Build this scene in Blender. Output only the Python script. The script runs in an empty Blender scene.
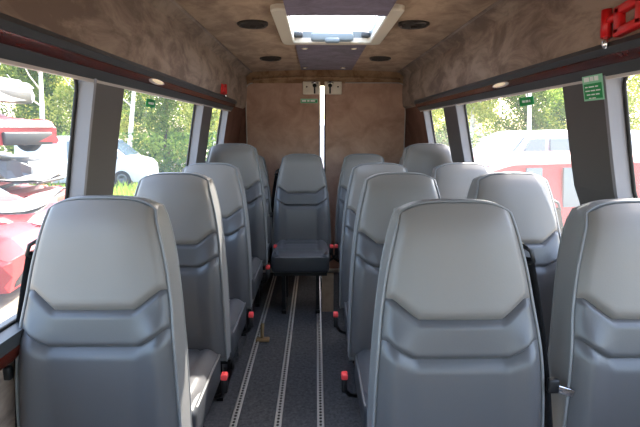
import bpy, bmesh, math, random
import numpy as np
from mathutils import Vector, Matrix
random.seed(7)
C = bpy.context.scene.collection
R = math.radians
H = 1.40            # camera height above the bus floor
GZ = -0.62          # ground level below the bus floor

# ------------------------------------------------------------------ materials
def new_mat(name):
    m = bpy.data.materials.new(name); m.use_nodes = True
    nt = m.node_tree
    return m, nt, nt.nodes['Principled BSDF']

def srgb(r, g, b):
    f = lambda c: (c/255/12.92) if c/255 <= .04045 else ((c/255+.055)/1.055)**2.4
    return (f(r), f(g), f(b), 1)

def plain(name, col, rough=.5, metal=0, spec=.5, bump=0, bscale=200, coat=0):
    m, nt, p = new_mat(name)
    p.inputs['Base Color'].default_value = col
    p.inputs['Roughness'].default_value = rough
    p.inputs['Metallic'].default_value = metal
    p.inputs['Specular IOR Level'].default_value = spec
    p.inputs['Coat Weight'].default_value = coat
    if bump:
        tc = nt.nodes.new('ShaderNodeTexCoord')
        n = nt.nodes.new('ShaderNodeTexNoise'); n.inputs['Scale'].default_value = bscale; n.inputs['Detail'].default_value = 3
        b = nt.nodes.new('ShaderNodeBump'); b.inputs['Strength'].default_value = bump; b.inputs['Distance'].default_value = .002
        nt.links.new(tc.outputs['Object'], n.inputs['Vector'])
        nt.links.new(n.outputs['Fac'], b.inputs['Height']); nt.links.new(b.outputs['Normal'], p.inputs['Normal'])
    return m

def mottled(name, c1, c2, scale=6, rough=.9, detail=6, lo=.35, hi=.65, bump=.2, bscale=None, spec=.2, sheen=0, stretch=None, dist=0.6):
    m, nt, p = new_mat(name)
    tc = nt.nodes.new('ShaderNodeTexCoord')
    vec = tc.outputs['Object']
    if stretch:
        mp = nt.nodes.new('ShaderNodeMapping'); mp.inputs['Scale'].default_value = stretch
        nt.links.new(vec, mp.inputs['Vector']); vec = mp.outputs['Vector']
    n = nt.nodes.new('ShaderNodeTexNoise'); n.inputs['Scale'].default_value = scale; n.inputs['Detail'].default_value = detail
    n.inputs['Roughness'].default_value = .65; n.inputs['Distortion'].default_value = dist
    r = nt.nodes.new('ShaderNodeValToRGB')
    r.color_ramp.elements[0].position = lo; r.color_ramp.elements[0].color = c1
    r.color_ramp.elements[1].position = hi; r.color_ramp.elements[1].color = c2
    nt.links.new(vec, n.inputs['Vector']); nt.links.new(n.outputs['Fac'], r.inputs['Fac'])
    nt.links.new(r.outputs['Color'], p.inputs['Base Color'])
    p.inputs['Roughness'].default_value = rough
    p.inputs['Specular IOR Level'].default_value = spec
    p.inputs['Sheen Weight'].default_value = sheen
    if bump:
        n2 = nt.nodes.new('ShaderNodeTexNoise'); n2.inputs['Scale'].default_value = bscale or scale*12; n2.inputs['Detail'].default_value = 3
        b = nt.nodes.new('ShaderNodeBump'); b.inputs['Strength'].default_value = bump; b.inputs['Distance'].default_value = .004
        nt.links.new(vec, n2.inputs['Vector']); nt.links.new(n2.outputs['Fac'], b.inputs['Height'])
        nt.links.new(b.outputs['Normal'], p.inputs['Normal'])
    return m

def glass_mat(name, haze, tint=(1, 1, 1, 1)):
    """window pane: mostly clear, washed-out outdoor glare put in as a scattering share, a weak mirror reflection"""
    m = bpy.data.materials.new(name); m.use_nodes = True
    nt = m.node_tree; nt.nodes.clear()
    out = nt.nodes.new('ShaderNodeOutputMaterial')
    tr = nt.nodes.new('ShaderNodeBsdfTransparent'); tr.inputs['Color'].default_value = tint
    df = nt.nodes.new('ShaderNodeBsdfTranslucent'); df.inputs['Color'].default_value = (.9, .9, .88, 1)
    mx = nt.nodes.new('ShaderNodeMixShader'); mx.inputs['Fac'].default_value = haze  # translucent share imitates the glare of the overexposed outdoors
    gl = nt.nodes.new('ShaderNodeBsdfGlossy'); gl.inputs['Roughness'].default_value = .02
    mx2 = nt.nodes.new('ShaderNodeMixShader'); mx2.inputs['Fac'].default_value = .05
    nt.links.new(tr.outputs[0], mx.inputs[1]); nt.links.new(df.outputs[0], mx.inputs[2])
    nt.links.new(mx.outputs[0], mx2.inputs[1]); nt.links.new(gl.outputs[0], mx2.inputs[2])
    nt.links.new(mx2.outputs[0], out.inputs['Surface'])
    return m

def emis(name, col, strength):
    m, nt, p = new_mat(name)
    p.inputs['Base Color'].default_value = col
    p.inputs['Emission Color'].default_value = col
    p.inputs['Emission Strength'].default_value = strength
    return m

M = {}
M['leather_sheen'] = plain('leather_sheen', srgb(122, 117, 112), .40, spec=.45, bump=.12, bscale=260)  # paler, warmer tone paints in the reflection on the tilted head panel
M['leather'] = plain('leather', srgb(87, 86, 87), .35, spec=.5, bump=.12, bscale=260)
M['leather_shaded'] = plain('leather_shaded', srgb(58, 60, 64), .4, spec=.45, bump=.12, bscale=260)  # darker copy of the leather, shade of the cushion front painted in
M['gusset'] = plain('gusset_leather', srgb(120, 119, 118), .42, spec=.45, bump=.1, bscale=260)
M['piping'] = plain('piping_leather', srgb(122, 122, 122), .35)
M['black'] = plain('black_plastic', srgb(20, 20, 22), .45)
M['belt'] = mottled('belt_webbing', srgb(16, 16, 18), srgb(30, 30, 33), 300, .8, bump=.2)
M['steel_black'] = plain('black_steel', srgb(17, 17, 19), .4, .3)
M['chrome'] = plain('chrome', (.75, .75, .76, 1), .18, 1)
M['alu'] = plain('aluminium', (.70, .69, .66, 1), .42, .55)
M['slot'] = plain('rail_slot', srgb(60, 58, 54), .7)
M['buckle_red'] = plain('buckle_red', srgb(235, 70, 72), .4)
M['suede'] = mottled('suede', srgb(106, 86, 74), srgb(156, 136, 120), 7, 1, bump=.2, bscale=60, sheen=.2, dist=.5, stretch=(1, .5, 1.2), lo=.4, hi=.6)
M['ceil_suede'] = mottled('ceiling_suede', srgb(136, 104, 78), srgb(174, 144, 114), 8, 1, bump=.2, bscale=60, sheen=.2, dist=.5, stretch=(1, .6, 1), lo=.4, hi=.6)
M['door_suede'] = mottled('door_suede', srgb(170, 136, 118), srgb(200, 166, 146), 5, 1, bump=.3, bscale=90, sheen=.25)
M['shaded_suede'] = mottled('shaded_suede', srgb(104, 74, 64), srgb(124, 90, 78), 6, 1, bump=.2, bscale=90)  # brown suede with the shade of the windowless rear put into its colour
M['purple'] = mottled('purple_suede', srgb(78, 66, 90), srgb(112, 98, 124), 9, 1, bump=.3, bscale=90, sheen=.2)
M['wood'] = mottled('walnut_strip', srgb(36, 12, 9), srgb(96, 36, 26), 22, .22, 5, .3, .7, bump=0, spec=.6, stretch=(1, .35, 1))
M['trim_dark'] = plain('dark_trim', srgb(60, 62, 64), .5)
M['trim_pale'] = plain('pale_trim', srgb(186, 178, 172), .45)
M['pillar_shaded'] = plain('pillar_shaded', srgb(80, 77, 76), .6, bump=.15, bscale=300)
M['pillar_lit'] = plain('pillar_lit', srgb(134, 134, 140), .6, bump=.15, bscale=300)
M['rubber'] = plain('rubber', srgb(18, 18, 18), .6)
M['carpet'] = mottled('carpet', srgb(62, 63, 66), srgb(104, 105, 108), 60, 1, 8, .3, .7, bump=.6, bscale=500)
M['cream'] = plain('cream_plastic', srgb(226, 216, 198), .4)
M['well'] = plain('hatch_well', srgb(118, 124, 126), .5)
M['handle_grey'] = plain('handle_grey', srgb(122, 131, 134), .4)
M['dark_grille'] = plain('dark_grille', srgb(46, 38, 32), .5)
M['red'] = plain('red_plastic', srgb(206, 24, 26), .35)
M['green'] = plain('green_sticker', srgb(10, 150, 78), .5)
M['pale_green'] = plain('pale_green_print', srgb(150, 214, 178), .5)
M['white_print'] = plain('white_print', srgb(236, 240, 236), .5)
M['lens'] = emis('glowing_lens', srgb(255, 232, 196), .12)
M['glass'] = glass_mat('glare_glass', .055)
M['glass_sun'] = glass_mat('glare_glass_sunlit', .05)
M['glass_clear'] = glass_mat('roof_glass', .06)
M['ground'] = mottled('gravel', srgb(104, 96, 84), srgb(142, 132, 116), 1.2, 1, 10, bump=.5, bscale=30)
M['grass'] = plain('grass_blades', srgb(132, 158, 60), .9)
M['leaf_yellow'] = mottled('leaf_yellow', srgb(130, 150, 56), srgb(214, 210, 112), 1.5, .7, 4, .4, .6, bump=0)
M['leaf_green'] = mottled('leaf_green', srgb(64, 96, 34), srgb(132, 154, 66), 1.2, .7, 4, .4, .6, bump=0)
M['bark'] = mottled('birch_bark', srgb(90, 80, 70), srgb(226, 220, 208), 5, .9, 4, .3, .45, bump=.3, stretch=(1, 1, 3))
M['bark_dark'] = mottled('dark_bark', srgb(70, 58, 46), srgb(110, 94, 78), 8, .9)
M['car_red'] = plain('car_red', srgb(146, 34, 36), .45)
M['van_red'] = plain('van_red', srgb(168, 10, 24), .5)
M['car_white'] = plain('car_white', srgb(196, 197, 200), .4)
M['car_silver'] = plain('car_silver', srgb(86, 90, 92), .5, .2)
M['wreck_white'] = plain('wreck_white', srgb(136, 136, 132), .6)
M['car_maroon'] = plain('car_maroon', srgb(150, 60, 50), .45)
M['car_glass'] = plain('car_glass', srgb(66, 80, 92), .08, spec=.9)
M['tyre'] = plain('tyre', srgb(30, 29, 28), .8)
M['headlight'] = plain('headlight', srgb(220, 224, 226), .15, spec=.8)
M['debris'] = mottled('debris', srgb(96, 92, 88), srgb(170, 164, 156), 8, .7)
M['beige'] = mottled('beige_board', srgb(150, 126, 104), srgb(172, 148, 124), 10, .8)

for k in ('leaf_yellow', 'leaf_green', 'grass'):       # leaves let part of the light through
    nt = M[k].node_tree; p = nt.nodes['Principled BSDF']; out = nt.nodes['Material Output']
    tl = nt.nodes.new('ShaderNodeBsdfTranslucent'); mx = nt.nodes.new('ShaderNodeMixShader'); mx.inputs['Fac'].default_value = .5
    if p.inputs['Base Color'].is_linked: nt.links.new(p.inputs['Base Color'].links[0].from_socket, tl.inputs['Color'])
    else: tl.inputs['Color'].default_value = p.inputs['Base Color'].default_value
    nt.links.new(p.outputs[0], mx.inputs[1]); nt.links.new(tl.outputs[0], mx.inputs[2]); nt.links.new(mx.outputs[0], out.inputs['Surface'])

# ------------------------------------------------------------------ mesh helpers
class MB:
    def __init__(s): s.v = []; s.f = []; s.sm = []
    def add(s, verts, faces, smooth=False):
        o = len(s.v); s.v += [tuple(p) for p in verts]
        for f in faces: s.f.append([i+o for i in f]); s.sm.append(smooth)
        return s
    def box(s, c, d, rot=None):
        hx, hy, hz = d[0]/2, d[1]/2, d[2]/2
        P = [Vector((x, y, z)) for x in (-hx, hx) for y in (-hy, hy) for z in (-hz, hz)]
        if rot is not None: P = [rot @ p for p in P]
        P = [p + Vector(c) for p in P]
        return s.add(P, [(0, 1, 3, 2), (4, 6, 7, 5), (0, 4, 5, 1), (2, 3, 7, 6), (0, 2, 6, 4), (1, 5, 7, 3)])
    def prism(s, pts, y0, y1, taper=None):
        """polygon pts in (x, z), extruded along Y"""
        n = len(pts)
        V = [(x, y0, z) for x, z in pts] + [(x, y1, z) for x, z in pts]
        F = [tuple(range(n)), tuple(range(2*n-1, n-1, -1))] + [(i, i+n, (i+1) % n+n, (i+1) % n) for i in range(n)]
        return s.add(V, F)
    def tube(s, path, r, n=8, closed=False, cap=True):
        P = [Vector(p) for p in path]; N = len(P); rings = []
        rr = r if isinstance(r, (list, tuple)) else [r]*N
        up = None
        for i in range(N):
            a = P[(i-1) % N] if (closed or i > 0) else P[i]
            b = P[(i+1) % N] if (closed or i < N-1) else P[i]
            t = (b-a).normalized() if (b-a).length > 1e-9 else Vector((0, 0, 1))
            if up is None:
                up = Vector((0, 0, 1)) if abs(t.z) < .9 else Vector((0, 1, 0))
            u = (up - t*up.dot(t))
            u = u.normalized() if u.length > 1e-6 else t.orthogonal().normalized()
            up = u; w = t.cross(u)
            rings.append([P[i] + (u*math.cos(2*math.pi*k/n) + w*math.sin(2*math.pi*k/n))*rr[i] for k in range(n)])
        V = [p for g in rings for p in g]; F = []
        for i in range(N if closed else N-1):
            j = (i+1) % N
            for k in range(n): F.append((i*n+k, i*n+(k+1) % n, j*n+(k+1) % n, j*n+k))
        if cap and not closed: F += [tuple(range(n-1, -1, -1)), tuple(range((N-1)*n, N*n))]
        return s.add(V, F, True)
    def grid(s, fn, nu, nv, smooth=True, closed_u=False):
        V = [fn(i/nu, j/nv) for j in range(nv+1) for i in range(nu+1)]
        F = [(j*(nu+1)+i, j*(nu+1)+i+1, (j+1)*(nu+1)+i+1, (j+1)*(nu+1)+i) for j in range(nv) for i in range(nu)]
        return s.add(V, F, smooth)
    def lathe(s, prof, n=24, center=(0, 0, 0), axis='z', squash=(1, 1)):
        V = []
        for r, h in prof:
            for k in range(n):
                a = 2*math.pi*k/n; x, y = r*math.cos(a)*squash[0], r*math.sin(a)*squash[1]
                p = {'z': (x, y, h), 'y': (x, h, y), 'x': (h, x, y)}[axis]
                V.append(tuple(p[q]+center[q] for q in range(3)))
        F = [(i*n+k, i*n+(k+1) % n, (i+1)*n+(k+1) % n, (i+1)*n+k) for i in range(len(prof)-1) for k in range(n)]
        F += [tuple(range(n-1, -1, -1)), tuple(range((len(prof)-1)*n, len(prof)*n))]
        return s.add(V, F, True)
    def rbox(s, c, d, r=.01, seg=3, rot=None):
        bm = bmesh.new(); bmesh.ops.create_cube(bm, size=1)
        for v in bm.verts: v.co = Vector((v.co.x*d[0], v.co.y*d[1], v.co.z*d[2]))
        bmesh.ops.bevel(bm, geom=list(bm.edges), offset=r, segments=seg, profile=.5, affect='EDGES')
        bm.verts.index_update()
        V = [v.co.copy() for v in bm.verts]; F = [[v.index for v in f.verts] for f in bm.faces]; bm.free()
        if rot is not None: V = [rot @ p for p in V]
        return s.add([p+Vector(c) for p in V], F, True)
    def build(s, name, mat, parent=None, origin=None, sharp=None):
        me = bpy.data.meshes.new(name)
        V = s.v if origin is None else [tuple(p[k]-origin[k] for k in range(3)) for p in s.v]
        me.from_pydata(V, [], s.f)
        me.polygons.foreach_set('use_smooth', s.sm)
        bm = bmesh.new(); bm.from_mesh(me)
        bmesh.ops.recalc_face_normals(bm, faces=bm.faces); bm.to_mesh(me); bm.free()
        if sharp: me.set_sharp_from_angle(angle=R(sharp))
        me.materials.append(mat); me.update()
        o = bpy.data.objects.new(name, me); C.objects.link(o)
        if origin is not None: o.location = origin
        if parent: o.parent = parent
        return o

def tag(o, label=None, cat=None, group=None, kind=None):
    if label: o['label'] = label
    if cat: o['category'] = cat
    if group: o['group'] = group
    if kind: o['kind'] = kind
    return o
def struct(o): o['kind'] = 'structure'; return o
def thing(name, label, cat, loc, group=None, rz=0):
    o = bpy.data.objects.new(name, None); C.objects.link(o)
    o.empty_display_size = .1
    o.location = loc; o.rotation_euler.z = rz
    return tag(o, label, cat, group)
def copy_tree(o, parent=None):
    c = o.copy(); C.objects.link(c); c.parent = parent
    for ch in list(o.children): copy_tree(ch, c)
    return c
def interp(tab):
    X = np.array([a for a, b in tab]); Y = np.array([b for a, b in tab])
    # monotone-ish smooth interpolation: fine linear samples, box-smoothed
    xs = np.linspace(X[0], X[-1], 400); ys = np.interp(xs, X, Y)
    k = 15; pad = np.concatenate([np.full(k, ys[0]) - (ys[k:0:-1]-ys[0]), ys, np.full(k, ys[-1]) + (ys[-1]-ys[-2:-k-2:-1])])
    ys = np.convolve(pad, np.ones(2*k+1)/(2*k+1), 'valid')
    return lambda v: float(np.interp(v, xs, ys))
def sstep(a, b, x):
    t = max(0, min(1, (x-a)/(b-a))); return t*t*(3-2*t)

# ------------------------------------------------------------------ camera
cam_d = bpy.data.cameras.new('camera'); cam = bpy.data.objects.new('camera', cam_d); C.objects.link(cam)
cam_d.sensor_width = 36; cam_d.lens = 36*470/640; cam_d.clip_start = .05
cam.location = (0, 0, H); cam.rotation_euler = (R(90-10.07), 0, R(-.488))
bpy.context.scene.camera = cam

# ------------------------------------------------------------------ shell of the bus
Y0, Y1 = -1.7, 4.65
XL = interp([(.70, .875), (.80, .85), (.9, .83), (1.0, .81), (1.2, .772), (1.4, .737), (1.62, .695)])
XR = interp([(.70, 1.16), (.80, 1.125), (.9, 1.08), (1.0, 1.03), (1.2, .945), (1.4, .903), (1.62, .858)])
def X(side, z, off=0):
    return -(XL(z)+off) if side < 0 else XR(z)+off
GLASS = .055

fl = MB(); fl.box((.1, (Y0+Y1)/2, -.03), (2.2, Y1-Y0, .06)); struct(fl.build('floor', M['carpet']))

SZ, TZ = .84, 1.59            # window sill and window head heights
for side, nm in ((-1, 'left'), (1, 'right')):
    p1, p2 = ((1.555, 1.80), (3.03, 3.31)) if side < 0 else ((1.455, 1.71), (2.98, 3.29))
    windows = [(-1.55, -.35), (-.20, p1[0]), (p1[1], p2[0]), (p2[1], 3.87)]
    spans = [(Y0, -1.55), (-.35, -.20), p1, p2, (3.87, Y1)]
    xo = X(side, .70, .085)
    # lower wall
    b = MB()
    xi = X(side, .72, .02)
    b.prism([(xi, 0), (xi, .74), (X(side, .78, .05), .80), (X(side, SZ, .08), SZ), (xo, .80), (xo, 0)], Y0, Y1)
    # wall above the windows and suede side panel up to the ceiling
    s = side
    cx = (.655 if s < 0 else .83)
    top = [(X(s, 1.60, .085), 1.615), (X(s, 1.60, .05), TZ), (X(s, 1.60, .02), TZ), (X(s, 1.62, -.02), 1.625)]
    x0, z0 = top[-1]
    for k in range(1, 9):
        t = k/8
        top.append((s*((1-t)*abs(x0)+t*(cx+.012) - .012*math.sin(math.pi*t)), z0+(1.90-z0)*t))
    top += [(s*(cx-.03), 1.935), (s*(cx-.06), 1.95), (s*(cx-.06), 2.06), (X(s, 1.60, .24), 2.06), (X(s, 1.60, .24), 1.70)]  # outer bulge added out of view to keep sun off the glass
    b.prism(top, Y0, Y1)
    wall = struct(b.build('wall_'+nm, M['suede'], sharp=35))
    # pillars: inner face coloured as if backlit, front face as if lit
    for i, (a, e) in enumerate(spans):
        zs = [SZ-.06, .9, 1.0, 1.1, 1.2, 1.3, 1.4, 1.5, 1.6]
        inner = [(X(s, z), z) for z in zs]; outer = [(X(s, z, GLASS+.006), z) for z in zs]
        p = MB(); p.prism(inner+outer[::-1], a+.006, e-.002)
        struct(p.build('wall_%s_pillar' % nm, M['shaded_suede'] if i == 4 else M['pillar_shaded']))
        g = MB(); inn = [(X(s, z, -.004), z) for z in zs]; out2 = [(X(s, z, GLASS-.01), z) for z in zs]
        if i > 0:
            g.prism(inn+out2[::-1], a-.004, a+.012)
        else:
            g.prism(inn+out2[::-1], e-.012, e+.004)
        struct(g.build('wall_%s_pillar_facing' % nm, M['pillar_lit']))
    # rails, wood strips
    q = MB(); q.prism([(X(s, 1.56, GLASS+.02), 1.583), (X(s, 1.56, .0), 1.556), (X(s, 1.585, -.018), 1.586), (X(s, 1.60, .07), 1.60)], Y0, 4.02)
    struct(q.build('trim_1' if s < 0 else 'trim_2', M['trim_dark']))
    q = MB(); q.prism([(X(s, 1.585, .0), 1.584), (X(s, 1.585, -.012), 1.584), (X(s, 1.60, -.022), 1.602), (X(s, 1.61, -.022), 1.617), (X(s, 1.61, .03), 1.617)], Y0, 4.05)
    struct(q.build('trim_3' if s < 0 else 'trim_4', M['wood'], sharp=50))
    q = MB(); q.prism([(X(s, 1.61, .0), 1.613), (X(s, 1.61, -.028), 1.613), (X(s, 1.62, -.036), 1.630), (X(s, 1.62, -.026), 1.646), (X(s, 1.62, .03), 1.646)], Y0, 4.05)
    struct(q.build('trim_5' if s < 0 else 'trim_6', M['trim_dark'], sharp=50))
    q = MB(); q.prism([(X(s, 1.555, .012), 1.550), (X(s, 1.555, .0), 1.550), (X(s, 1.555, -.004), 1.558), (X(s, 1.555, .03), 1.558)], Y0, 4.0)
    struct(q.build('trim_7' if s < 0 else 'trim_8', M['trim_pale']))
    q = MB(); q.prism([(X(s, .84, .08), .845), (X(s, .84, .0), .838), (X(s, .80, -.01), .80), (X(s, .80, .06), .80)], Y0, 4.0)
    struct(q.build('trim_9' if s < 0 else 'trim_10', M['trim_dark']))
    q = MB(); q.prism([(X(s, .80, .02), .802), (X(s, .80, -.012), .802), (X(s, .76, -.0), .755), (X(s, .75, .05), .755)], Y0, 4.0)
    struct(q.build('trim_11' if s < 0 else 'trim_12', M['wood']))
    # windows: curved pane with a rubber seal
    for i, (a, e) in enumerate(windows):
        n = i+1+(4 if s > 0 else 0)
        rootm = MB()
        rootm.grid(lambda u, v: (X(s, SZ+(TZ-SZ+.02)*v, GLASS), a+(e-a)*u, SZ+(TZ-SZ+.02)*v), 2, 14)
        pane = struct(rootm.build('window_%d' % n, M['glass'] if s < 0 else M['glass_sun']))
        path = []
        zlo, zhi, rc = SZ+.005, TZ-.015, .05
        def arc(cy, cz, a0):
            for k in range(6):
                t = a0+k*math.pi/10
                yy, zz = cy+rc*math.cos(t), cz+rc*math.sin(t)
                path.append((X(s, zz, GLASS-.006), yy, zz))
        aa, ee = a+.004, e-.008
        arc(ee-rc, zhi-rc, 0); 
        for k in range(1, 6): path.append((X(s, zhi, GLASS-.006), ee-rc+(aa+rc-ee+rc)*k/6, zhi))
        arc(aa+rc, zhi-rc, math.pi/2)
        for k in range(1, 6):
            zz = zhi-rc-(zhi-zlo-2*rc)*k/6; path.append((X(s, zz, GLASS-.006), aa, zz))
        arc(aa+rc, zlo+rc, math.pi)
        for k in range(1, 6): path.append((X(s, zlo, GLASS-.006), aa+rc+(ee-aa-2*rc)*k/6, zlo))
        arc(ee-rc, zlo+rc, 1.5*math.pi)
        for k in range(1, 6):
            zz = zlo+rc+(zhi-zlo-2*rc)*k/6; path.append((X(s, zz, GLASS-.006), ee, zz))
        fr = MB(); fr.tube(path, .006, 6, closed=True); fr.build('window_frame', M['rubber'], pane)

# ceiling with the opening for the hatch
HX0, HX1, HY0, HY1 = -.165, .365, 2.29, 3.10
CXL, CXR = -.60, .775
def cz(x):
    t = (x-.0875)/.69; return 1.945+.02*(1-t*t)
cb = MB()
def ceil_piece(xa, xb, ya, yb):
    n = 8; lower = [(xa+(xb-xa)*k/n, cz(xa+(xb-xa)*k/n)) for k in range(n+1)]
    cb.prism(lower+[(xb, 2.0), (xa, 2.0)], ya, yb)
ceil_piece(CXL, CXR, Y0, HY0); ceil_piece(CXL, CXR, HY1, Y1)
ceil_piece(CXL, HX0, HY0, HY1); ceil_piece(HX1, CXR, HY0, HY1)
struct(cb.build('ceiling', M['ceil_suede'], sharp=35))
pb = MB()
for ya, yb, za, zb_ in ((Y0, 2.262, -.036, .005), (2.262, 2.335, -.036, -.028), (3.13, 4.55, -.012, .005)):
    n = 8; xs = [-.135+.47*k/n for k in range(n+1)]
    pb.prism([(x, cz(x)+za) for x in xs]+[(x, cz(x)+zb_) for x in xs[::-1]], ya, yb)
struct(pb.build('ceiling_liner', M['purple'], sharp=35))
sb = MB()     # seams where the ceiling cloth meets the side panels
for s, x in ((-1, -.612), (1, .787)):
    sb.tube([(x, Y0, 1.944), (x, Y1, 1.944)], .007, 6)
struct(sb.build('ceiling_trim', M['suede']))

# rear wall and the two rear doors
DZ = 1.86; DXL, DXR, SEAM0, SEAM1 = -.672, .862, .040, .070
YW = Y1
rb = MB(); rb.box((.1, YW+.03, (DZ+2.06)/2-.02), (1.9, .06, 2.10-DZ)); struct(rb.build('wall_rear_header', M['ceil_suede']))
rb = MB()
rb.box(((DXL-.89)/2, YW+.03, .91), (.89+DXL, .06, 1.80)); rb.box(((DXR+1.11)/2, YW+.03, .91), (1.11-DXR, .06, 1.80))
struct(rb.build('wall_rear', M['shaded_suede']))
def door(name, x0, x1, round_left):
    b = MB(); rc = .07; pts = [(x0, .0)]
    pts.append((x1, .0))
    if round_left:
        pts.append((x1, DZ-.02))
        pts += [(x0+rc-rc*math.sin(k*math.pi/12), DZ-.02-rc+rc*math.cos(k*math.pi/12)) for k in range(7)]
    else:
        pts += [(x1-rc+rc*math.cos(k*math.pi/12), DZ-.02-rc+rc*math.sin(k*math.pi/12)) for k in range(7)]
        pts.append((x0, DZ-.02))
    b.prism(pts, YW-.015, YW+.05)
    d = struct(b.build(name, M['door_suede']))
    t = MB(); path = [(x, YW-.016, z) for x, z in (pts[1:] if round_left else pts[1:])]
    if round_left: path = [(x, YW-.016, z) for x, z in pts[3:]] + [(x0, YW-.016, .0)]
    else: path = [(x, YW-.016, z) for x, z in pts[1:-1]]
    # only the rim at the hinge side and the corner carries the metal edging
    t.tube(path, .006, 6); t.build('door_edging', M['trim_pale'], d)
    if not round_left:
        t = MB(); t.tube([(x0+.2, YW-.016, DZ-.016), (x1-rc, YW-.016, DZ-.016)], .005, 6); t.build('door_edging', M['trim_pale'], d)
    e = MB(); xe = x1 if round_left else x0
    e.box((xe+(.004 if round_left else -.004)*-1, YW-.018, .95), (.012, .02, 1.7)); e.build('door_seal', M['rubber'] if not round_left else M['trim_pale'], d)
    return d
d1 = door('door_1', DXL, SEAM0, True); d2 = door('door_2', SEAM1+.012, DXR, False)
cr = MB(); cr.tube([(-.60, 4.60, 1.875), (-.3, 4.59, 1.888), (.1, 4.585, 1.892), (.5, 4.59, 1.888), (.80, 4.60, 1.875)], .010, 8)
struct(cr.build('ceiling_beam', M['ceil_suede']))
si = MB(); si.box((.1, 4.55, .012), (1.5, .06, .024)); struct(si.build('trim_13', M['alu']))
# front wall: windscreen opening behind the camera, made wide to let in more light
fw = MB()
fw.box((.1, Y0-.03, .36), (2.6, .06, .72)); fw.box((.1, Y0-.03, 1.99), (2.6, .06, .14))
fw.box((-.98, Y0-.03, 1.32), (.20, .06, 1.2)); fw.box((1.22, Y0-.03, 1.32), (.20, .06, 1.2))
struct(fw.build('wall_front', M['suede']))
ws = MB(); ws.box((.12, Y0-.03, 1.32), (2.0, .006, 1.2)); struct(ws.build('window_9', M['glass']))

# latch plates on the doors
def latch(label, x, flip, par):
    t = thing('door_latch', label, 'latch', (x, YW-.02, 1.795), 'latch plates on the rear doors')
    p = MB(); p.rbox((0, -.008, 0), (.165, .018, .12), .008); p.build('plate', M['cream'], t)
    k = MB(); k.lathe([(.019, -.022), (.019, -.016)], 16, (flip*.03, 0, .022), 'y'); k.rbox((flip*.03, -.020, -.018), (.016, .01, .07), .004); k.build('keyhole', M['black'], t)
    k = MB(); k.lathe([(.008, -.022), (.006, -.016)], 12, (-flip*.045, 0, .01), 'y'); k.build('screw', M['chrome'], t)
    k = MB(); k.tube([(flip*.03-.03, -.016, .045), (flip*.03, -.03, .052), (flip*.03+.03, -.016, .045)], .007, 8); k.build('lever', M['chrome'], t)
latch('cream metal latch plate at the top of the rear door with the green sticker', -.042, 1, d1)
latch('cream metal latch plate at the top of the rear door without a sticker', .165, -1, d2)

def sticker(name, label, origin, ux, uz, w, h, rows, header=True, group=None):
    """thin sticker: origin centre, ux and uz unit vectors along its width and height; rows of small print"""
    t = thing(name, label, 'sticker', origin, group)
    ux, uz = Vector(ux).normalized(), Vector(uz).normalized(); n = ux.cross(uz)
    def quad(mb, x0, x1, z0, z1, off):
        a = [ux*x+uz*z for x, z in ((x0, z0), (x1, z0), (x1, z1), (x0, z1))]
        mb.add([p+n*off for p in a]+[p+n*(off-.0012) for p in a], [(0, 1, 2, 3), (7, 6, 5, 4), (0, 4, 5, 1), (1, 5, 6, 2), (2, 6, 7, 3), (3, 7, 4, 0)])
    b = MB(); quad(b, -w/2, w/2, -h/2, h/2, .0005); b.build('backing', M['pale_green'] if header else M['green'], t)
    if header:
        g = MB(); quad(g, -w/2+.006, w/2-.006, -h/2+.006, h*.18, .0012); g.build('green_field', M['green'], t)
    p = MB(); rnd = random.Random(len(label))
    for z, hh, pad in rows:
        x = -w/2+pad
        while x < w/2-pad-.006:
            l = min(rnd.uniform(.012, .03)*w/.11, w/2-pad-x)
            quad(p, x, x+l, z-hh/2, z+hh/2, .0020); x += l+.006*w/.11
    p.build('print', M['white_print'], t)
    return t
# rear door sticker
sticker('door_sticker', 'thin pale green sticker on the rear door below the latch plate', (-.065, YW-.018, 1.675), (1, 0, 0), (0, 0, 1), .165, .042,
        [(0, .016, .012)])
# big sticker on the pillar, small window stickers
def wall_frame(s, z, off):
    a, b = Vector((X(s, z-.05, off), 0, z-.05)), Vector((X(s, z+.05, off), 0, z+.05))
    return (b-a).normalized()
u = wall_frame(1, 1.49, 0)
sticker('pillar_sticker', 'large green notice with lines of white print on the dark window pillar', (X(1, 1.530, -.008), 1.512, 1.530), (0, -1, 0), u, .108, .078,
        [(.028, .014, .012), (.004, .004, .014), (-.008, .004, .014), (-.020, .004, .02), (-.031, .003, .03)])
WG = 'small green stickers on window glass'
u = wall_frame(-1, 1.5, GLASS)
sticker('window_sticker', 'small green sticker on the glass above the white minivan seen beside the yard', (X(-1, 1.522, GLASS-.004), 2.24, 1.522), (0, 1, 0), u, .12, .036, [(0, .010, .025)], False, WG)
sticker('window_sticker', 'small green sticker on the short rear window beside leafy green trees', (X(-1, 1.50, GLASS-.004), 3.40, 1.50), (0, 1, 0), u, .08, .06, [(0, .012, .02)], False, WG)
u = wall_frame(1, 1.5, GLASS)
sticker('window_sticker', 'small green sticker on the glass above the white and red vans', (X(1, 1.525, GLASS-.004), 2.12, 1.525), (0, -1, 0), u, .14, .036, [(0, .010, .03)], False, WG)

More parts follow.
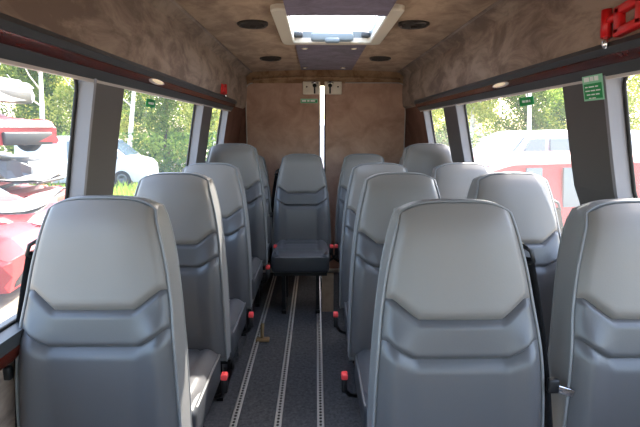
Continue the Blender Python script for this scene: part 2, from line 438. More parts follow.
# ------------------------------------------------------------------ floor rails
rails = [(-.40, 'aluminium seat rail along the feet of the single window seats'), (-.186, 'aluminium floor rail in the aisle nearer the single seats'),
         (.021, 'aluminium floor rail in the aisle nearer the double seats'), (.60, 'aluminium seat rail under the double seats')]
for x, lab in rails:
    t = thing('floor_rail', lab, 'rail', (x, 0, 0), 'aluminium floor rails')
    b = MB(); b.prism([(-.0175, .001), (-.0175, .006), (-.014, .009), (-.007, .009), (-.006, .004), (.006, .004), (.007, .009), (.014, .009), (.0175, .006), (.0175, .001)], .2, 4.45)
    b.build('rail', M['alu'], t)
    k = MB()
    for i in range(150):
        y = .6+i*.0254
        if y < 4.4: k.lathe([(.0085, .0042), (.0085, .0052)], 10, (0, y, 0)); 
    k.build('slot', M['slot'], t)

# ------------------------------------------------------------------ seats
W = interp([(.30, .236), (.56, .234), (.74, .226), (.875, .214), (1.01, .194), (1.10, .173), (1.168, .154), (1.25, .150)])
YF = interp([(.28, -.142), (.40, -.142), (.50, -.142), (.60, -.140), (.70, -.134), (.78, -.124), (.86, -.106), (.92, -.090), (1.0, -.072), (1.08, -.055), (1.14, -.039), (1.168, -.026), (1.19, -.004), (1.21, .024), (1.24, .05)])
TH = interp([(.28, .11), (.40, .12), (.60, .135), (.75, .14), (.86, .135), (.95, .135), (1.05, .142), (1.12, .142), (1.168, .115), (1.185, .085), (1.20, .04), (1.25, .02)])
ARCH = .031
def arch(s): return ARCH*(1-abs(s)**4.4)*(.86+.14*(1-s*s))
def xz(s, zn):
    """s across, zn nominal height; the head's top edge arches over"""
    if zn <= 1.05: return s*W(zn), zn
    k = (zn-1.05)/(1.168-1.05)
    return s*W(min(zn, 1.168)), zn+arch(s)*k*k
def bow(s, z):
    head = .022*abs(s)**3
    low = .004-.013*sstep(.5, .82, abs(s))+.022*sstep(.82, 1, abs(s))
    k = sstep(.80, .92, z)
    return head*k+low*(1-k)
def seam(z0, rise, a=.60, b=.93):
    return lambda s: z0+rise*min(1, max(0, (abs(s)-a)/(b-a)))
seam_hi = seam(.892, .05, .55, .90); seam_lo = seam(.790, .045, .58, .93)
def panel(zb, zt, puff, edge=.022, nu=44, nv=22):
    def fn(u, v):
        s = 2*u-1; ss = s*.985
        b, t = zb(s), zt(s); zn = b+(t-b)*v
        x, z = xz(ss, zn)
        dv = min((zn-b), (t-zn) if t < 1.16 else 9); du = (1-abs(s))*W(min(zn, 1.168))
        f = lambda d: 1-(1-min(max(d, 0)/edge, 1))**2
        p = f(dv)*f(du*1.0)
        y = YF(z)+bow(s, z)+.010-puff*p
        return (x, y, z)
    m = MB(); m.grid(fn, nu, nv); return m
def outline(off=0):
    o = []
    for k in range(26): zn = .34+(1.168-.34)*k/26; o.append((-1, zn))
    for k in range(33): o.append((-1+2*k/32, 1.168))
    for k in range(25, -1, -1): zn = .34+(1.168-.34)*k/26; o.append((1, zn))
    return o
def rim(frac, grow):
    P = []
    for s, zn in outline():
        x, z = xz(s, zn)
        if abs(s) > .999: gx, gz = math.copysign(grow, s), 0
        else:
            gx, gz = grow*s*abs(s)**2, grow*math.sqrt(max(0, 1-s**6))
        yf = YF(z)+bow(s, z)+.012; yb = YF(zn if abs(s) > .999 else z)+TH(z)
        yb = max(yb, yf+.012)
        P.append((x+gx, yf+(yb-yf)*frac, z+gz))
    return P
def make_seat(belt):
    root = thing('bus_seat', 'grey leather bus seat', 'seat', (0, 0, 0), 'grey leather passenger seats')
    # backrest shell with the side gusset
    b = MB(); rings = [rim(0, -.002), rim(.15, .003), rim(.5, .007), rim(.85, .003), rim(1, -.004)]
    n = len(rings[0]); V = [p for r in rings for p in r]
    F = [(i*n+k, i*n+k+1, (i+1)*n+k+1, (i+1)*n+k) for i in range(4) for k in range(n-1)]
    for base in (0, 4*n):
        for k in range(n//2-1): F.append((base+k, base+k+1, base+n-2-k, base+n-1-k))
        if n % 2: F.append((base+n//2-1, base+n//2, base+n//2+1))
    F.append(tuple([i*n for i in range(5)]+[i*n+n-1 for i in range(4, -1, -1)]))
    b.add(V, F, True); b.build('backrest', M['gusset'], root, sharp=50)
    panel(seam_hi, lambda s: 1.168, .016).build('head_panel', M['leather_sheen'], root)['label'] = 'grey head panel with its reflection painted paler'
    panel(seam_lo, seam_hi, .015, .018).build('lumbar_panel', M['leather'], root)
    panel(lambda s: .36, seam_lo, .015, .018).build('back_panel', M['leather'], root)
    p = MB(); p.tube(rim(0, .002), .0048, 6); p.build('piping', M['piping'], root)
    p = MB(); p.tube(rim(1, -.002), .0042, 6); p.build('piping', M['piping'], root)
    # cushion
    c = MB(); c.rbox((0, -.37, .325), (.435, .48, .145), .03, 4); c.build('cushion', M['leather_shaded'], root)
    def top(u, v):
        s = 2*u-1; t = v
        w = .208*(1-.10*(1-sstep(0, .35, t))*abs(s)**4)
        y = -.612+.49*t
        dv = min(t, 1-t)*.49; du = (1-abs(s))*.208
        f = lambda d: 1-(1-min(max(d, 0)/.05, 1))**2
        groove = .008*math.exp(-((abs(s)-.62)/.045)**2)*sstep(.03, .2, t)+.006*math.exp(-((t-.55)/.03)**2)*(1-sstep(.5, .7, abs(s)))
        return (s*w, y, .388+.034*f(dv)*f(du)-groove-.012*(1-sstep(0, .25, t)))
    c = MB(); c.grid(top, 40, 30); c.build('seat_panel', M['leather'], root)
    c = MB(); path = []
    for k in range(41):
        s = -1+2*k/40
        path.append((s*.207, -.612+.035*abs(s)**5, .378))
    path = [(-.212, -.15, .388), (-.212, -.4, .388)]+[(-.211, -.55, .384)]+path[1:-1]+[(.211, -.55, .384), (.212, -.4, .388), (.212, -.15, .388)]
    c.tube(path, .005, 6); c.build('cushion_piping', M['piping'], root)
    # frame and legs
    f = MB(); f.box((0, -.39, .245), (.40, .40, .03)); f.box((0, -.12, .31), (.40, .03, .12)); f.build('seat_frame', M['steel_black'], root)
    for sx in (-.13, .13):
        l = MB(); l.box((sx, -.52, .12), (.028, .04, .23)); l.box((sx, -.24, .12), (.028, .04, .23))
        l.box((sx, -.38, .015), (.034, .36, .018)); l.box((sx, -.38, .225), (.03, .32, .02))
        l.build('leg', M['steel_black'], root)
    # belt on one flank, buckle on the other
    q = belt
    g = MB(); g.rbox((q*.190, .02, 1.045), (.03, .03, .075), .008, 2); g.tube([(q*.192, .005, 1.078), (q*.212, -.012, 1.065), (q*.222, -.014, 1.035), (q*.200, .005, 1.02)], .0065, 6)
    g.build('belt_guide', M['black'], root)
    path = [(q*.208, -.004, 1.045), (q*.224, -.02, .95), (q*.242, -.045, .82), (q*.252, -.075, .68), (q*.258, -.11, .52), (q*.252, -.16, .28)]
    s_ = MB()
    V = []; F = []
    N = 24
    for k in range(N+1):
        t = k/N*(len(path)-1); i = min(int(t), len(path)-2); f_ = t-i
        p = Vector(path[i]).lerp(Vector(path[i+1]), f_)
        tw = .25+.5*math.sin(k*.35)*.4
        d = Vector((.55*q+.25*q*math.sin(tw), -.75, .1)).normalized()*.017
        nrm = Vector((1, -.25*q, 0)).normalized()*.0012
        V += [p-d-nrm, p+d-nrm, p+d+nrm, p-d+nrm]
    for k in range(N):
        for m in range(4): F.append((k*4+m, k*4+(m+1) % 4, k*4+4+(m+1) % 4, k*4+4+m))
    s_.add(V, F, True); s_.build('seat_belt', M['belt'], root)
    tpos = Vector((q*.252, -.105, .715))
    tg = MB(); tg.rbox(tpos+Vector((0, -.012, 0)), (.03, .02, .04), .005, 2); tongue = tg.build('belt_tongue', M['black'], root)
    tt = MB(); rot = Matrix.Rotation(R(18)*q, 3, 'Y'); tt.rbox(tpos+Vector((q*.032, -.018, -.014)), (.05, .004, .022), .0018, 2, rot); tt.build('tongue_plate', M['chrome'], tongue)
    st = MB(); st.tube([(-q*.215, -.27, .25), (-q*.255, -.32, .29), (-q*.277, -.355, .34)], .009, 6)
    st.rbox((-q*.277, -.362, .365), (.024, .034, .07), .006, 2); bk = st.build('buckle', M['black'], root)
    bt = MB(); bt.rbox((-q*.277, -.368, .404), (.027, .036, .026), .006, 2); bt.build('buckle_button', M['buckle_red'], bk)
    return root
seat_L = make_seat(-1); seat_R = make_seat(1)
seats = [
 ('L', -.635, 1.37, 0, 'grey leather seat at the window of piled wrecks, first of the single seats'),
 ('L', -.655, 2.157, 0, 'grey leather single seat, second from the front, with a sunlit aisle flank and cushion'),
 ('L', -.634, 2.81, 0, 'grey leather single seat, third from the front in the row of single window seats'),
 ('L', -.596, 3.38, .10, 'raised grey leather single seat, fourth from the front beside the leafy rear window'),
 ('L', -.60, 3.92, 0, 'grey leather seat in the rear corner behind the raised single seat'),
 ('L', -.118, 3.92, 0, 'dark grey leather seat facing straight down the aisle before the rear doors'),
 ('R', .392, 1.29, 0, 'grey leather aisle seat of the front pair, with metal belt tongue beside it'),
 ('R', .393, 2.157, 0, 'grey leather aisle seat of the second pair, behind the front aisle seat'),
 ('R', .384, 2.81, 0, 'grey leather aisle seat of the third pair, third from the front along the aisle'),
 ('R', .40, 3.92, 0, 'grey leather seat in the rearmost row beside the middle aisle seat, before the door seam'),
 ('R', .922, 1.29, 0, 'grey leather window seat of the front pair under the green pillar notice'),
 ('R', .912, 2.157, 0, 'grey leather window seat of the second pair, before the red van outside'),
 ('R', .88, 2.81, 0, 'grey leather window seat of the third pair, in front of the raised window seat'),
 ('R', .808, 3.38, .10, 'raised grey leather window seat by the short rear window with red stripes outside'),
 ('R', .878, 3.92, 0, 'grey leather seat in the rear corner behind the raised window seat of the pair side'),
]
used = {'L': False, 'R': False}
for kind, x, y, z, lab in seats:
    src = seat_L if kind == 'L' else seat_R
    o = src if not used[kind] else copy_tree(src)
    used[kind] = True
    o.location = (x, y, z); o['label'] = lab
    if y > 3.9:                                          # the rear bench row stands on taller legs
        for ch in o.children:
            n = ch.name.split('.')[0]
            if n in ('cushion', 'seat_panel', 'cushion_piping', 'seat_frame', 'buckle'): ch.location = (0, .07, .09)
            if n == 'leg': ch.location.y = .07; ch.scale.z = 1.4
            if 'corner' in lab and n in ('cushion', 'seat_panel', 'cushion_piping', 'seat_frame', 'leg'): ch.scale.y = .74
# wheel-arch platforms under the raised seats
wa = MB(); wa.box((-.68, 3.07, .049), (.40, .72, .098)); struct(wa.build('floor_step', M['carpet']))
wa = MB(); wa.box((.85, 3.07, .049), (.46, .72, .098)); struct(wa.build('floor_step', M['carpet']))
# beige board under the rear aisle seat, brass foot of the third single seat
bb = MB(); bb.box((.09, 3.50, .155), (.09, .02, .31)); tag(bb.build('footboard', M['beige'], origin=(.09, 3.50, 0)), 'narrow beige board standing below the rear seat nearest the aisle', 'board')
bf = MB(); bf.tube([(-.365, 2.98, .012), (-.365, 2.98, .05), (-.360, 2.98, .12)], .012, 8); bf.rbox((-.360, 2.97, .012), (.09, .05, .02), .006, 2)
tag(bf.build('seat_bracket', plain('brass', srgb(150, 122, 84), .5, .3), origin=(-.365, 2.98, 0)), 'worn brass coloured bracket on the floor under the raised single seat', 'bracket')

# ------------------------------------------------------------------ roof hatch
hx, hy = (HX0+HX1)/2, (HY0+HY1)/2
t = thing('roof_hatch', 'cream framed roof hatch with bright glass and grey handle', 'roof hatch', (hx, hy, 1.955))
def ring(mb, ox, oy, ix, iy, z0, z1, rc=.05, rci=.04):
    def loop(a, b, r, z):
        P = []
        for cx_, cy_, a0 in ((a-r, b-r, 0), (-a+r, b-r, math.pi/2), (-a+r, -b+r, math.pi), (a-r, -b+r, 1.5*math.pi)):
            for k in range(6): P.append((cx_+r*math.cos(a0+k*math.pi/10), cy_+r*math.sin(a0+k*math.pi/10), z))
        return P
    L = [loop(ox, oy, rc, z1), loop(ox, oy, rc, z0+.008), loop(ox-.008, oy-.008, rc-.006, z0), loop(ix+.006, iy+.006, rci+.006, z0), loop(ix, iy, rci, z0+.006), loop(ix, iy, rci, z1)]
    n = len(L[0]); V = [p for l in L for p in l]; m = len(L)
    F = [(i*n+k, i*n+(k+1) % n, ((i+1) % m)*n+(k+1) % n, ((i+1) % m)*n+k) for i in range(m) for k in range(n)]
    mb.add(V, F, True)
f = MB(); ring(f, .31, .445, .235, .375, -.022, .01); f.build('frame', M['cream'], t, sharp=40)
w = MB(); ring(w, .262, .402, .236, .376, -.01, .05); w.build('well', M['well'], t, sharp=40)
g = MB(); g.box((0, 0, .053), (.53, .81, .006)); g.build('pane', M['glass_clear'], t)
h = MB(); h.rbox((.0, .325, .004), (.26, .045, .05), .014, 3); h.rbox((.0, .295, -.020), (.09, .035, .03), .012, 3)
h.build('handle', M['handle_grey'], t)
for sx in (-.205, .205):
    h = MB(); h.rbox((sx, .34, .02), (.05, .05, .03), .008, 2); h.build('hinge', M['trim_dark'], t)

# ceiling vents and lamps
def vent(x, y, d, lab):
    t = thing('ceiling_vent', lab, 'vent', (x, y, cz(x)), 'round brown ceiling vents')
    b = MB(); b.lathe([(d/2, .004), (d/2, -.008), (d/2*.9, -.016), (d/2*.8, -.012), (d/2*.78, -.004)], 32); b.build('rim', M['dark_grille'], t, sharp=40)
    b = MB()
    for k in range(-2, 3):
        yy = k*d*.14; l = 2*math.sqrt(max(0, (d*.39)**2-yy*yy))
        b.box((0, yy, -.010), (l, d*.10, .004), Matrix.Rotation(R(28), 3, 'X'))
    b.build('louvre', M['dark_grille'], t)
    b = MB(); b.rbox((0, 0, -.02), (d*.22, d*.1, .014), .004, 2); b.build('tab', M['dark_grille'], t)
vent(-.335, 2.63, .165, 'round dark brown ceiling vent beside the hatch on the single seat side')
vent(.520, 2.63, .165, 'round dark brown ceiling vent beside the hatch on the paired seat side')
vent(-.355, 3.84, .17, 'smaller looking round ceiling vent near the rear doors, single seat side')
vent(.505, 3.84, .17, 'smaller looking round ceiling vent near the rear doors, paired seat side')
for i, (x, y, lab) in enumerate([(-.075, 3.36, 'small round ceiling light near the hatch, single seat side of the purple strip'), (.26, 3.36, 'small round ceiling light near the hatch, paired seat side of the purple strip'),
               (-.098, 4.36, 'small round ceiling light near the rear doors, single seat side of the purple strip'), (.243, 4.36, 'brighter small round ceiling light near the rear doors on the purple strip')]):
    t = thing('ceiling_light', lab, 'ceiling light', (x, y, cz(x)-.012), 'small round ceiling lights')
    b = MB(); b.lathe([(.026, .0), (.026, -.004), (.018, -.007), (.018, -.002)], 20); b.build('rim', M['chrome'], t)
    b = MB(); b.lathe([(.019, -.001), (.017, -.006), (.004, -.009)], 16); b.build('lens', M['lens'], t)  # slight glow stands in for reflections on these lenses
for s, y, lab in ((-1, 2.07, 'oval reading lamp on the wood strip above the single seat windows'), (1, 2.2, 'oval reading lamp on the wood strip above the paired seat windows')):
    t = thing('reading_lamp', lab, 'lamp', (X(s, 1.60, -.022), y, 1.602), 'oval lamps on the wood strips')
    b = MB(); b.lathe([(.022, s*.006), (.022, -s*.004), (.018, -s*.008), (.018, s*.002)], 24, (0, 0, 0), 'x', (4.2, .5)); b.build('rim', M['trim_pale'], t)
    b = MB(); b.lathe([(.018, s*.002), (.017, -s*.007), (.008, -s*.011)], 24, (0, 0, 0), 'x', (4.2, .5)); b.build('lens', M['lens'], t)

# emergency hammers
def hammer(lab, s, y, z, tilt, size):
    t = thing('emergency_hammer', lab, 'emergency hammer', (X(s, 1.62, -.018)+(-s)*.0, y, z), 'red emergency hammers')
    rot = Matrix.Rotation(R(tilt)*s, 3, 'X')
    q = -s
    b = MB()
    for c, d in (((.016, .0, .031), (.03, .125, .026)), ((.016, 0, -.031), (.03, .125, .026)), ((.016, -.048, 0), (.03, .029, .08)), ((.016, .046, 0), (.03, .029, .08))):
        b.rbox(rot @ Vector((q*c[0], c[1], c[2])), d, .006, 2, rot)
    b.build('holder', M['red'], t)
    b = MB(); b.tube([rot @ Vector((q*.02, .062, .02)), rot @ Vector((q*.02, .10, .016))], .012, 10)
    b.tube([rot @ Vector((q*.022, .105, .052)), rot @ Vector((q*.022, .105, -.03))], .0155, 14)
    t.scale = (size,)*3
    hd = b.build('hammer', M['red'], t)
    b = MB(); b.tube([rot @ Vector((q*.022, .105, -.03)), rot @ Vector((q*.022, .105, -.055)), rot @ Vector((q*.022, .105, -.064))], [.011, .011, .004], 12); b.build('hammer_tip', M['chrome'], hd)
    return t
hammer('red emergency hammer in a red holder on the suede panel near the front', 1, 1.295, 1.695, -6, .92)
hammer('small looking red emergency hammer above the rear window on the single seat side', -1, 3.45, 1.685, 0, .8)
# small black clip on the side panel
bpy.context.view_layer.update()

# ------------------------------------------------------------------ outside
gb = MB(); gb.box((0, 15, GZ-.1), (160, 160, .2)); struct(gb.build('ground', M['ground']))

def car(name, label, cat, loc, rz, L, Wd, Ht, paint, style='car', crush=0, group=None, seed=1, wheels=True, wins=None):
    """front of the car looks along local +x"""
    t = thing(name, label, cat, loc, group, rz)
    rnd = random.Random(seed)
    hl = L/2; gc = .18; wr = .31
    if style == 'van':
        st = [(-1, .95*Ht, .52), (-.97, Ht, .52), (-.3, Ht, .52), (.30, Ht*.985, .52), (.42, Ht*.93, .52), (.70, Ht*.60, .52), (.93, Ht*.52, .5), (1, Ht*.42, .42)]
    else:
        st = [(-1, Ht*.60, .55), (-.93, Ht*.68, .58), (-.72, Ht*.93, .60), (-.45, Ht, .60), (.05, Ht*.99, .60), (.18, Ht*.92, .60), (.45, Ht*.63, .6), (.90, Ht*.55, .52), (1, Ht*.40, .40)]
    belt = Ht*.56
    xs = np.linspace(-1, 1, 29)
    tops = np.interp(xs, [a for a, b, c in st], [b for a, b, c in st])
    V = []; n = 0; sec = 13
    for i, (x, tp) in enumerate(zip(xs, tops)):
        endk = 1-.12*abs(x)**8
        bl = min(belt, tp*.96)
        hw = Wd/2*endk
        inw = (.80 if style == 'car' else .88)
        ratio = max(0, (tp-belt))/(Ht-belt)
        rw = hw*(1-(1-inw)*ratio)
        # wheel arch
        arch_ = 0
        for wx in (-.62, .62):
            d = abs(x-wx)*hl
            if d < wr+.06: arch_ = max(arch_, math.sqrt((wr+.06)**2-d*d))
        zb = max(gc, arch_+gc*.3) if arch_ else gc
        zb = min(zb, bl-.1)
        half = [(hw*.96, zb), (hw, zb+.08), (hw*1.0, (zb+bl)/2), (hw*.985, bl), (rw*.995 if ratio > .05 else hw*.97, bl+(tp-bl)*.5), (rw*.97, bl+(tp-bl)*.86), (rw*.80, tp)]
        ringp = [(a, b) for a, b in half]+[(-a, b) for a, b in half[::-1]]
        for a, b in ringp: V.append([x*hl, a, b])
        n = len(ringp)
    if crush:
        for p in V:
            k = sstep(.2, 1, p[2]/Ht)
            p[2] *= 1-crush*.45*k; p[0] += rnd.uniform(-1, 1)*.10*crush; p[1] += rnd.uniform(-1, 1)*.10*crush; p[2] += rnd.uniform(-1, 1)*.10*crush*k
    N = len(xs)
    F = [(i*n+k, i*n+(k+1) % n, (i+1)*n+(k+1) % n, (i+1)*n+k) for i in range(N-1) for k in range(n)]
    F += [tuple(range(n-1, -1, -1)), tuple(range((N-1)*n, N*n))]
    b = MB(); b.add(V, F, True); body = b.build('body', paint, t, sharp=45 if not crush else 22)
    ck = (1-crush*.40)
    # side windows and screens
    def sidewin(x0, x1):
        for sy in (-1, 1):
            g = MB(); iw = (.80 if style == 'car' else .88)
            lo_ = belt*ck*1.02; hi_ = (belt+(Ht-belt)*.78)*ck
            yl, yh = Wd/2*.99+.006, Wd/2*(1-(1-iw)*.72)+.012
            g.add([(x0[0]*hl, sy*yl, lo_), (x1[0]*hl, sy*yl, lo_), (x1[1]*hl, sy*yh, hi_), (x0[1]*hl, sy*yh, hi_),
                   (x0[0]*hl, sy*(yl-.03), lo_), (x1[0]*hl, sy*(yl-.03), lo_), (x1[1]*hl, sy*(yh-.03), hi_), (x0[1]*hl, sy*(yh-.03), hi_)],
                  [(0, 1, 2, 3), (7, 6, 5, 4), (0, 4, 5, 1), (1, 5, 6, 2), (2, 6, 7, 3), (3, 7, 4, 0)])
            g.build('side_window', M['car_glass'], t)
    if wins:
        for wa_, wb_ in wins: sidewin((wa_, wa_), (wb_, wb_))
    elif style == 'van':
        sidewin((.26, .26), (.58, .42)); sidewin((-.18, -.18), (.20, .20))
    else:
        sidewin((.0, .0), (.36, .16)); sidewin((-.62, -.58), (-.06, -.06))
    if style == 'van':
        wx0, wx1, wz0, wz1 = .685, .435, Ht*.63, Ht*.92
    else:
        wx0, wx1, wz0, wz1 = .43, .20, Ht*.665, Ht*.915
    g = MB(); d = .02
    g.add([(wx0*hl+d, -Wd*.43, wz0*ck), (wx0*hl+d, Wd*.43, wz0*ck), (wx1*hl+d, Wd*.37, wz1*ck), (wx1*hl+d, -Wd*.37, wz1*ck),
           (wx0*hl-d, -Wd*.43, wz0*ck), (wx0*hl-d, Wd*.43, wz0*ck), (wx1*hl-d, Wd*.37, wz1*ck), (wx1*hl-d, -Wd*.37, wz1*ck)],
          [(0, 1, 2, 3), (7, 6, 5, 4), (0, 4, 5, 1), (1, 5, 6, 2), (2, 6, 7, 3), (3, 7, 4, 0)])
    g.build('windscreen', M['car_glass'], t)
    for sy in (-1, 1) if not crush else ():
        g = MB(); g.rbox((hl*.955, sy*Wd*.34, Ht*.40*ck), (.16, .30, .14), .03, 2); g.build('headlight', M['headlight'], t)
    if crush:
        g = MB(); g.rbox((hl*.985, 0, Ht*.30*ck), (.09, Wd*.72, .26), .03, 2); g.build('engine_opening', M['black'], t)
    else:
        g = MB(); g.rbox((hl*.985, 0, .30), (.12, Wd*.93, .20), .04, 2); g.build('bumper', paint if style == 'van' else M['trim_dark'], t)
    if wheels:
        for wx in (-.62, .62):
            for sy in (-1, 1):
                q = MB(); q.lathe([(wr*.62, -.10), (wr*.93, -.10), (wr, -.06), (wr, .06), (wr*.93, .10), (wr*.62, .10)], 24, (wx*hl, sy*(Wd/2-.10), wr), 'y')
                wh = q.build('wheel', M['tyre'], t)
                q = MB(); q.lathe([(wr*.58, -.105), (wr*.5, -.112), (wr*.18, -.10), (wr*.18, .10), (wr*.5, .112), (wr*.58, .105)], 18, (wx*hl, sy*(Wd/2-.10), wr), 'y')
                q.build('hubcap', M['car_silver'], wh)
    return t
PI = math.pi
# parked on the yard
car('minivan', 'white minivan parked before the trees, seen between the window pillars', 'van', (-8.35, 17.5, GZ), R(4), 4.5, 1.75, 1.80, M['car_white'], 'van', seed=3)
car('van', 'tall white van with large windscreen parked behind the red van', 'van', (5.5, 11.6, GZ), R(195), 4.8, 1.9, 2.02, M['car_white'], 'van', seed=4)
car('minivan', 'red van parked close outside the paired seat windows', 'van', (3.35, 7.4, GZ), R(186), 4.6, 1.8, 1.66, M['van_red'], 'van', seed=5, wins=[(-.20, -.02), (.12, .22)])
car('car', 'white car parked far behind, seen past the rear pillar', 'car', (5.3, 15.2, GZ), R(170), 4.2, 1.7, 1.45, M['car_white'], 'car', seed=6)
car('van', 'white van added behind the rear doors to brighten the door gap', 'van', (.25, 10.5, GZ), R(90), 4.8, 1.9, 2.2, M['car_white'], 'van', seed=8)  # added so that the gap between the doors shows white
# pile of wrecks beside the bus
z0 = GZ
WK = 'piled wrecked cars'
car('wrecked_car', 'red wrecked car at the bottom of the pile, bonnet toward the bus', 'car', (-6.25, 7.9, z0), R(-12), 4.0, 1.65, 1.45, M['car_red'], 'car', .55, WK, 11)
car('wrecked_car', 'silver crushed car in the middle of the pile of wrecks', 'car', (-7.9, 10.2, z0+.76), R(4), 4.2, 1.65, 1.4, M['car_silver'], 'car', .9, WK, 12, False)
car('wrecked_car', 'red crushed car lying on the silver wreck', 'car', (-7.75, 10.2, z0+1.55), R(-14), 4.0, 1.65, 1.4, M['car_red'], 'car', .7, WK, 13)
car('wrecked_car', 'white crushed car on top of the pile of wrecks', 'car', (-8.35, 10.2, z0+2.42), R(3), 4.0, 1.65, 1.4, M['wreck_white'], 'car', .7, WK, 14, False)
car('wrecked_car', 'dull maroon wreck underneath the silver car in the pile', 'car', (-7.5, 10.3, z0), R(2), 4.2, 1.7, 1.5, M['car_maroon'], 'car', .95, WK, 15)
car('wrecked_car', 'red wrecked car lying low beside the bus, below the window sill', 'car', (-5.6, 5.6, z0), R(8), 4.0, 1.65, 1.4, M['car_red'], 'car', .6, WK, 16)
# loose scrap panels on the low wrecks
for k, (x, y, z, rx, ry, lab) in enumerate([(-3.85, 5.75, .50, 4, -8, 'pale bent car bonnet lying on the low red wreck'), (-4.85, 7.7, .62, -4, -6, 'pale crumpled car door lying on the red wreck before the pile')]):
    rr = random.Random(k)
    m = MB()
    m.grid(lambda u, v: ((u-.5)*1.3, (v-.5)*.9, .06*math.sin(u*5+k)*math.cos(v*4)+rr.uniform(-.02, .02)), 10, 8)
    m.grid(lambda u, v: ((u-.5)*1.3, (v-.5)*.9, -.03+.06*math.sin(u*5+k)*math.cos(v*4)), 10, 8)
    o = m.build('scrap_panel', M['debris']); o.location = (x, y, z); o.rotation_euler = (R(rx), R(ry), R(20*k))
    tag(o, lab, 'car panel')

# trees
def crown_mesh(name, rx, rz, n, leaf, mat, seed):
    rnd = random.Random(seed); V = []; F = []
    cl = [(Vector((rnd.gauss(0, .45)*rx, rnd.gauss(0, .45)*rx, rnd.uniform(-.9, .95)*rz)), rnd.uniform(.25, .5)*rx) for _ in range(46)]
    for _ in range(n):
        c, r = rnd.choice(cl)
        d = Vector((rnd.gauss(0, 1), rnd.gauss(0, 1), rnd.gauss(0, 1))).normalized()*r*rnd.random()**.4
        p = c+d; k = len(V)
        a = Vector((rnd.uniform(-1, 1), rnd.uniform(-1, 1), rnd.uniform(-1, 1))).normalized(); b_ = a.orthogonal().normalized()
        a *= leaf*rnd.uniform(.6, 1.3); b_ *= leaf*.6
        V += [p-a, p+b_, p+a, p-b_]; F.append((k, k+1, k+2, k+3))
    me = bpy.data.meshes.new(name); me.from_pydata(V, [], F); me.materials.append(mat); return me
crowns = [crown_mesh('crown', 1.9, 3.6, 15000, .085, M['leaf_yellow'], 1), crown_mesh('crown', 2.3, 3.3, 15000, .09, M['leaf_green'], 2), crown_mesh('crown', 1.6, 3.9, 13000, .08, M['leaf_yellow'], 3)]
def trunk_mesh(seed, h, r, lean):
    m = MB(); rnd = random.Random(seed)
    pts = [(lean*t+.12*math.sin(3*t+seed), .1*math.cos(2*t+seed), h*t) for t in [k/8 for k in range(9)]]
    m.tube(pts, [r*(1-.7*k/8) for k in range(9)], 8)
    for k in range(7):
        t = .35+.08*k; b_ = Vector((lean*t, 0, h*t)); a = rnd.uniform(0, 6.28)
        m.tube([b_, b_+Vector((math.cos(a)*.6, math.sin(a)*.6, .5)), b_+Vector((math.cos(a)*1.1, math.sin(a)*1.1, 1.2))], [r*.35, r*.2, r*.08], 5)
    return m
TR = 'trees beyond the yard'
spots = [(-5.2, 24, 0, 'yellow green tree behind the white minivan, closest to the rear corner'), (-8.0, 25.5, 1, 'deep green tree behind the white minivan roof'), (-10.8, 23.5, 2, 'slender yellow green tree left of the white minivan'),
         (-13.6, 24.5, 1, 'broad green tree behind the wreck pile gap'), (-16.8, 23, 0, 'yellow green tree directly behind the top wreck'),
         (-6.6, 33, 1, 'green tree in the second row behind the minivan'), (-12.6, 33, 0, 'yellow tree in the second row behind the pillar'), (-19.5, 33, 2, 'tall yellow tree in the second row behind the wrecks'),
         (5.0, 26, 0, 'yellow green tree behind the far white car'), (8.0, 24.5, 2, 'slender yellow tree between the far white car and the tall van'), (11.2, 25, 1, 'green tree behind the tall white van roof'),
         (14.5, 23.5, 0, 'yellow green tree beside the tall white van'), (18.0, 24, 2, 'slender yellow tree seen past the pillar with the notice'),
         (9.5, 33, 1, 'green tree in the second row behind the tall van'), (17, 33, 0, 'yellow tree in the second row above the red van')]
for k, (x, y, kind, lab) in enumerate(spots):
    name = ('birch_tree', 'leafy_tree', 'birch_tree')[kind]
    t = thing(name, lab, 'tree', (x, y, GZ), TR, rz=k*1.7)
    trunk_mesh(k, 6.5, .16, .3*math.sin(k)).build('trunk', M['bark'] if kind != 1 else M['bark_dark'], t)
    cme = crowns[kind]; o = bpy.data.objects.new('crown', cme); C.objects.link(o); o.parent = t; o.location = (0, 0, 4.2 if kind != 1 else 3.6)
# birch trunks close to the yard edge
for x, y, ln, lab in ((-11.4, 20, .15, 'pale birch trunk standing straight beside the wreck pile'), (-8.1, 20.5, .9, 'pale leaning birch trunk rising above the white minivan'), (9.7, 21, -.8, 'pale leaning birch trunk above the tall white van')):
    t = thing('birch_tree', lab, 'tree', (x, y, GZ), 'bare birch trunks at the yard edge')
    trunk_mesh(5, 8.5, .12, ln).build('trunk', M['bark'], t)
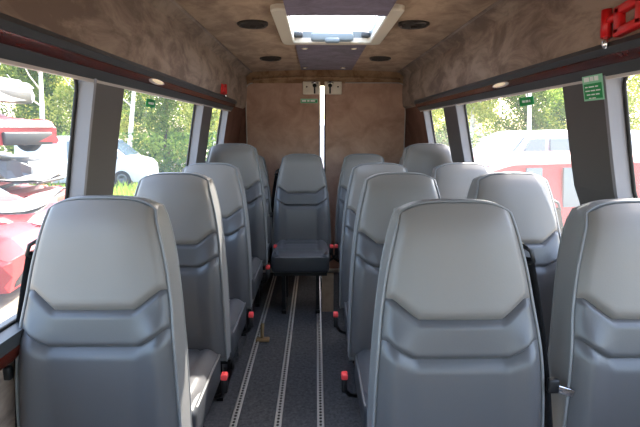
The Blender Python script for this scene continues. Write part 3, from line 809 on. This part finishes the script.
# undergrowth under the trees
me_v, me_f = [], []
rnd = random.Random(99)
for _ in range(16000):
    side = rnd.random() < .6
    x = rnd.uniform(-24, -3.5) if side else rnd.uniform(4, 24); y = rnd.uniform(20.3, 21.6) ; z = GZ+rnd.random()**1.6*1.9
    a = Vector((rnd.uniform(-1, 1), rnd.uniform(-1, 1), rnd.uniform(-1, 1))).normalized(); b_ = a.orthogonal().normalized()*.06; a *= .12
    p = Vector((x, y, z)); k = len(me_v); me_v += [p-a, p+b_, p+a, p-b_]; me_f.append((k, k+1, k+2, k+3))
me = bpy.data.meshes.new('undergrowth'); me.from_pydata(me_v, [], me_f); me.materials.append(M['leaf_green'])
o = bpy.data.objects.new('undergrowth', me); C.objects.link(o); tag(o, 'mixed green undergrowth along the edge of the trees', 'undergrowth', kind='stuff')
gv, gf = [], []
for _ in range(5000):
    x, y = rnd.uniform(-12, -3.2), rnd.uniform(12.5, 19); k = len(gv)
    if abs(x+8.35) < 2.5 and abs(y-17.5) < 1.15: continue
    hh = rnd.uniform(.12, .35); a = rnd.uniform(0, 6.28)
    dx, dy = math.cos(a)*.05, math.sin(a)*.05
    gv += [(x-dx, y-dy, GZ), (x+dx, y+dy, GZ), (x+dy*2, y-dx*2, GZ+hh)]; gf.append((k, k+1, k+2))
me = bpy.data.meshes.new('grass'); me.from_pydata(gv, [], gf); me.materials.append(M['grass'])
o = bpy.data.objects.new('grass', me); C.objects.link(o); tag(o, 'sunlit grass in front of the white minivan', 'grass', kind='stuff')

# ------------------------------------------------------------------ light
w = bpy.data.worlds.new('sky'); bpy.context.scene.world = w; w.use_nodes = True
nt = w.node_tree; bg = nt.nodes['Background']
sky = nt.nodes.new('ShaderNodeTexSky'); sky.sky_type = 'NISHITA'; sky.sun_disc = False
SUN_DIR = Vector((-.45, -.80, -1.0)).normalized()      # way the sunlight travels
sky.sun_elevation = math.asin(-SUN_DIR.z); sky.sun_rotation = math.atan2(-SUN_DIR.x, -SUN_DIR.y)
sky.air_density = 1.2; sky.dust_density = 3.5; sky.ozone_density = 1
nt.links.new(sky.outputs['Color'], bg.inputs['Color']); bg.inputs['Strength'].default_value = .55
sd = bpy.data.lights.new('sun', 'SUN'); sd.energy = 8.5; sd.angle = R(.6); sd.color = (1, .95, .86)
so = bpy.data.objects.new('sun', sd); C.objects.link(so); so.rotation_euler = SUN_DIR.to_track_quat('-Z', 'Y').to_euler(); so.location = (6, 8, 12)

sc = bpy.context.scene
sc.view_settings.view_transform = 'Standard'; sc.view_settings.look = 'None'; sc.view_settings.gamma = 1
sc.view_settings.use_curve_mapping = False
sc.view_settings.exposure = 1.5
sc.cycles.max_bounces = 10; sc.cycles.diffuse_bounces = 6; sc.cycles.transparent_max_bounces = 12
sc.cycles.use_denoising = True
sc.cycles.sample_clamp_indirect = 8
